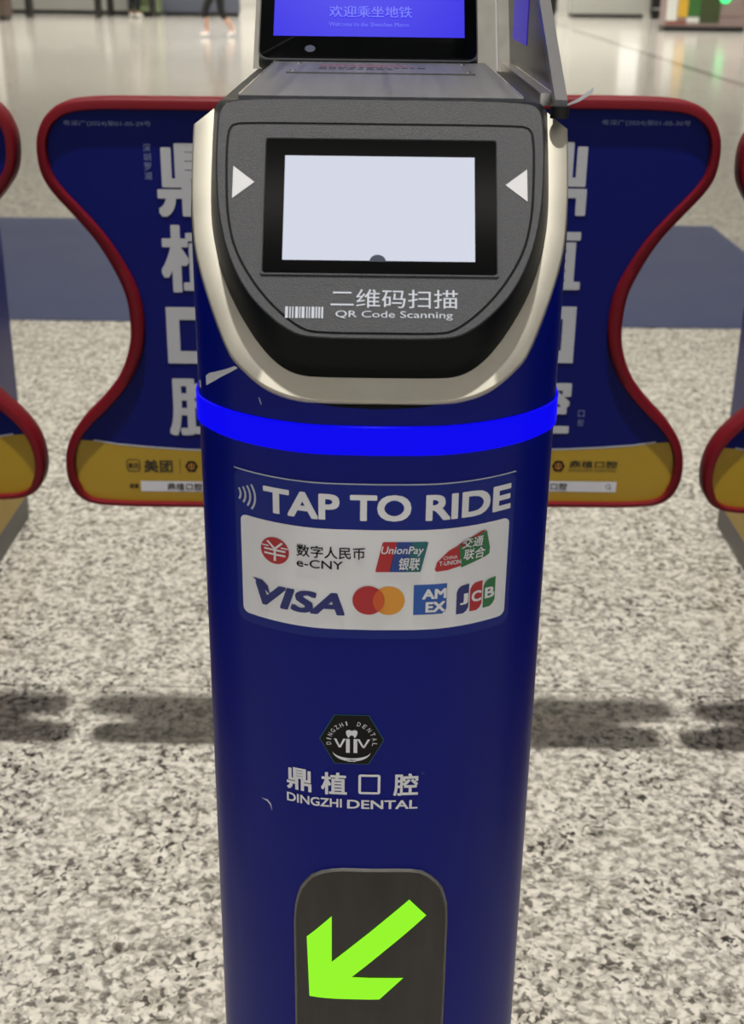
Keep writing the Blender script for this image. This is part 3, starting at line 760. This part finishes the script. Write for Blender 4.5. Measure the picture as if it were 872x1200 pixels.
def panel_stand(name, label, cat, x0, x1, y, h, m, dp=.5):
    t = thing(name, label, cat, ((x0 + x1) / 2, y, 0)); hw = (x1 - x0) / 2
    b = MB(); b.box(-hw, hw, 0, dp, .08, h, m); b.build('body', t, 40, .02)
    b = MB(); b.box(-hw + .03, hw - .03, .03, dp - .03, 0, .08, 'booth_black'); b.build('base', t)
    return t, hw
t, hw = panel_stand('ticket_counter', 'long grey counter behind the black bench, far left', 'counter', -9.5, -4.95, 31.6, 1.02, 'booth_grey', .7)
b = MB(); b.box(-hw, hw, -.03, -.004, .93, .98, 'lit_panel'); b.build('light_strip', t)
b = MB(); b.box(-hw - .04, hw + .04, -.06, .74, 1.02, 1.06, 'booth_white'); b.build('counter_top', t)
b = MB(); b.box(-hw, hw, -.02, 0, .62, .92, 'booth_white'); b.build('front_panel', t)  # white panel added to brighten the counter's reflection in the floor
t, hw = panel_stand('partition_screen', 'slate grey partition between the two passersby', 'partition', -4.9, -3.15, 31.2, 1.5, 'slate_panel', .12)
b = MB(); b.box(-hw, hw, -.04, -.004, 1.28, 1.34, 'lit_panel'); b.build('light_strip', t)
t, hw = panel_stand('leaflet_rack', 'pale green leaflet rack behind the dark trousered passerby', 'rack', -5.6, -4.93, 30.95, 1.3, 'lime_panel', .3)
for k in range(3):
    b = MB(); b.box(-hw + .04, hw - .04, -.05, 0, .4 + .28 * k, .44 + .28 * k, 'booth_white'); b.build('shelf', t)
t, hw = panel_stand('locker_unit', 'brown cabinet at the far left edge', 'cabinet', -8.6, -7.5, 27.6, 1.8, 'brown_panel', .5)
b = MB(); b.box(-.004, .004, -.008, 0, .1, 1.78, 'booth_black'); b.build('door_gap', t)
b = MB(); b.cyl((0, 0, 0), (0, 0, 2.6), .075, 'pillar_pale', 20); b.cyl((0, 0, 0), (0, 0, .03), .13, 'steel', 20)
po = b.build('post', None, 40); po.location = (-7.55, 26.9, 0); tag(po, 'slim pale round post in front of the brown cabinet', 'post')
t, hw = panel_stand('service_kiosk', 'big white kiosk on a black base, right of the gate display', 'kiosk', 4.72, 6.5, 33.5, 2.1, 'booth_white', .8)
b = MB(); b.box(.35, .82, -.03, -.004, .72, 1.75, 'lit_panel'); b.build('lit_poster', t)
t, hw = panel_stand('shop_shutter', 'dark recess panel between white kiosk and colourful stand', 'panel', 6.62, 7.6, 33.2, 2.2, 'booth_black', .3)
b = MB(); b.box(-hw, hw, -.03, -.001, .2, .24, 'booth_grey'); b.build('rail', t)
t, hw = panel_stand('waste_bin', 'dark bin left of the white kiosk', 'bin', 3.75, 4.45, 34.2, .9, 'booth_black', .5)
b = MB(); b.box(-hw + .05, hw - .05, -.02, 0, .68, .8, 'booth_grey'); b.build('slot', t)
t = thing('promotion_stand', 'colourful promotion stand with green light and dark base, far right', 'display stand', (6.28, 26.3, 0))
b = MB(); b.box(-.78, .78, 0, .5, .1, 1.15, 'stand_pink'); b.build('body', t, 40, .01)
b = MB(); b.box(-.77, .77, .01, .49, 0, .1, 'booth_black'); b.build('base', t)
for x0, x1, z0, z1, m in ((-.76, -.56, .2, 1.1, 'stand_white'), (-.54, -.36, .26, 1.1, 'stand_yellow'), (-.35, -.12, .28, 1.1, 'stand_green'), (-.12, .26, .16, 1.1, 'stand_dark_green'), (-.36, -.13, .17, .26, 'stand_white'), (-.75, -.37, .13, .19, 'stand_red'), (.3, .7, .3, 1.1, 'stand_pink')):
    b = MB(); b.box(x0, x1, -.03, .0, z0, z1, m); b.build('printed_panel', t, 40, .008)
b = MB(); b.cyl((.33, -.03, .62), (.33, -.09, .62), .1, 'beacon_green', 20); tag(b.build('beacon', t, 40), 'glowing green light')
b = MB(); b.cyl((0, 0, 0), (0, 0, 2.4), .09, 'pillar_pale', 20); b.cyl((0, 0, 0), (0, 0, .03), .15, 'steel', 20)
po = b.build('post', None, 40); po.location = (7.3, 26.2, 0); tag(po, 'slim pale round post right of the colourful stand', 'post')

# ------------------------------------------------------------------ passersby
mat('skin', (206, 158, 132), .5); mat('hair', (22, 18, 17), .5); mat('black_cloth', (18, 18, 21), .8, bump=(80, .3))
mat('white_cloth', (214, 214, 210), .8); mat('grey_cloth', (120, 124, 132), .8); mat('shoe_white', (228, 228, 224), .5); mat('eye_dark', (20, 16, 14), .3); mat('lip', (160, 86, 80), .5)
def skin_mesh(name, chain, edges, m, parent, lvl=1, root=0):
    me = bpy.data.meshes.new(name); me.from_pydata([c[0] for c in chain], edges, [])
    o = bpy.data.objects.new(name, me); COL.objects.link(o)
    md = o.modifiers.new('s', 'SKIN'); md.use_smooth_shade = True
    for v, c in zip(me.skin_vertices[0].data, chain): v.radius = (c[1], c[1] if len(c) < 3 else c[2]); v.use_root = False
    me.skin_vertices[0].data[root].use_root = True
    ss = o.modifiers.new('d', 'SUBSURF'); ss.levels = lvl; ss.render_levels = lvl
    bpy.context.view_layer.update()
    nm = bpy.data.meshes.new_from_object(o.evaluated_get(bpy.context.evaluated_depsgraph_get()))
    bpy.data.objects.remove(o); nm.name = name
    nm.materials.clear(); nm.materials.append(M[m])
    for p in nm.polygons: p.use_smooth = True; p.material_index = 0
    return link(name, nm, parent)
def person(label, loc, rz, J, shorts, top, legs, shoe, size=1):
    """J: joint positions of the pose, x right, y behind, z up; the figure faces -y."""
    t = thing('person', label, 'person', loc, rz)
    t.scale = (size, size, size)
    P = J
    ch = [(P['hip'], .115, .09), (P['waist'], .105, .08), (P['chest'], .125, .09), (P['neck'], .052), (P['head0'], .07, .08), (P['head1'], .075, .09), (P['head2'], .055, .065)]
    ed = [(0, 1), (1, 2), (2, 3), (3, 4), (4, 5), (5, 6)]
    for s in 'lr':
        n = len(ch)
        ch += [(P['sh' + s], .05), (P['el' + s], .038), (P['wr' + s], .027), (P['pa' + s], .030, .016), (P['th' + s], .075), (P['kn' + s], .052), (P['an' + s], .036), (P['to' + s], .035, .025)]
        ed += [(2, n), (n, n + 1), (n + 1, n + 2), (n + 2, n + 3), (0, n + 4), (n + 4, n + 5), (n + 5, n + 6), (n + 6, n + 7)]
        d = (Vector(P['pa' + s]) - Vector(P['wr' + s])).normalized(); sd = Vector((0, 1, 0))
        for k in range(4):                       # four fingers and a thumb
            m0 = len(ch); q = Vector(P['pa' + s]) + sd * (.027 - .018 * k)
            ln = (.055, .068, .072, .06)[k]
            ch += [(q, .008), (q + d * ln * .5, .008), (q + d * ln + Vector((0, -.012, 0)), .007)]; ed += [(n + 3, m0), (m0, m0 + 1), (m0 + 1, m0 + 2)]
        m0 = len(ch); q = Vector(P['wr' + s]) + d * .03 - sd * .025
        ch += [(q, .010), (q + d * .03 - sd * .03, .009)]; ed += [(n + 2, m0), (m0, m0 + 1)]
    skin_mesh('body', ch, ed, 'skin', t)
    h1 = Vector(P['head1'])
    hair = [(h1 + Vector((0, .02, .06)), .088, .09), (h1 + Vector((0, .045, .0)), .08, .06), (h1 + Vector((0, .05, -.1)), .06, .04)]
    skin_mesh('hair', hair, [(0, 1), (1, 2)], 'hair', t)
    b = MB()
    for sx in (-1, 1): b.cyl(h1 + Vector((sx * .03, -.086, 0)), h1 + Vector((sx * .03, -.094, 0)), .01, 'eye_dark', 10)
    b.build('eyes', t)
    b = MB(); b.cyl(h1 + Vector((0, -.085, .0)), h1 + Vector((0, -.108, -.035)), .008, 'skin', 10, .013); b.build('nose', t)
    b = MB(); b.box(-.022, .022, -.092, -.08, h1.z - .07, h1.z - .06, 'lip'); b.build('mouth', t)
    up = lambda a, c, f: Vector(a).lerp(Vector(c), f)
    ch = [(P['waist'], .125, .10), (P['chest'], .145, .11), (up(P['chest'], P['neck'], .55), .10, .08), (up(P['waist'], P['hip'], .8), .14, .115)]; ed = [(0, 1), (1, 2), (0, 3)]
    for s in 'lr':
        n = len(ch); ch += [(P['sh' + s], .068), (up(P['sh' + s], P['el' + s], .7), .055)]; ed += [(1, n), (n, n + 1)]
    skin_mesh('shirt', ch, ed, top, t)
    ch = [(P['hip'], .135, .11)]; ed = []
    for s in 'lr':
        n = len(ch); ch += [(P['th' + s], .098), (P['kn' + s], .078)]; ed += [(0, n), (n, n + 1)]
        if shorts == 1: ch[n + 1] = (up(P['th' + s], P['kn' + s], 1.12), .085)
        if shorts != 1: ch += [(up(P['kn' + s], P['an' + s], .95 if shorts == 0 else shorts), .06 if shorts == 0 else .075)]; ed += [(n + 1, n + 2)]
    skin_mesh('trousers', ch, ed, legs, t)
    for s in 'lr':
        a = Vector(P['an' + s]); o = Vector(P['to' + s])
        skin_mesh('shoe', [(a + Vector((0, .03, -.035)), .045, .04), (a.lerp(o, .5) + Vector((0, 0, -.015)), .045, .035), (o + Vector((0, -.02, 0)), .042, .03)], [(0, 1), (1, 2)], shoe, t)
stand = dict(hip=(0, 0, .93), waist=(0, 0, 1.1), chest=(0, 0, 1.32), neck=(0, 0, 1.48), head0=(0, -.01, 1.54), head1=(0, -.015, 1.6), head2=(0, 0, 1.67),
    shl=(-.18, 0, 1.41), ell=(-.24, .02, 1.13), wrl=(-.25, -.03, .88), pal=(-.25, -.05, .8), thl=(-.085, 0, .85), knl=(-.09, -.02, .48), anl=(-.095, .02, .09), tol=(-.10, -.13, .04),
    shr=(.18, 0, 1.41), elr=(.24, .02, 1.13), wrr=(.25, -.03, .88), par=(.25, -.05, .8), thr=(.085, 0, .85), knr=(.09, -.02, .48), anr=(.095, .02, .09), tor=(.10, -.13, .04))
person('person standing in slim black trousers beside the pale green rack', (-5.32, 29.9, 0), 2.6, stand, 0, 'white_cloth', 'black_cloth', 'shoe_white')
walk = dict(stand)
walk.update(thl=(-.085, -.03, .85), knl=(-.09, -.2, .5), anl=(-.09, -.16, .1), tol=(-.09, -.31, .045), thr=(.085, .03, .85), knr=(.09, .06, .47), anr=(.09, .3, .12), tor=(.09, .18, .04),
    ell=(-.23, .16, 1.16), wrl=(-.24, .2, .92), pal=(-.24, .19, .84), elr=(.25, -.05, 1.13), wrr=(.16, -.32, .98), par=(.12, -.39, .95))
person('person walking in black clothes with white shoes, bare arm swung forward', (-2.62, 22.2, 0), -1.1, walk, .4, 'black_cloth', 'black_cloth', 'shoe_white', .84)
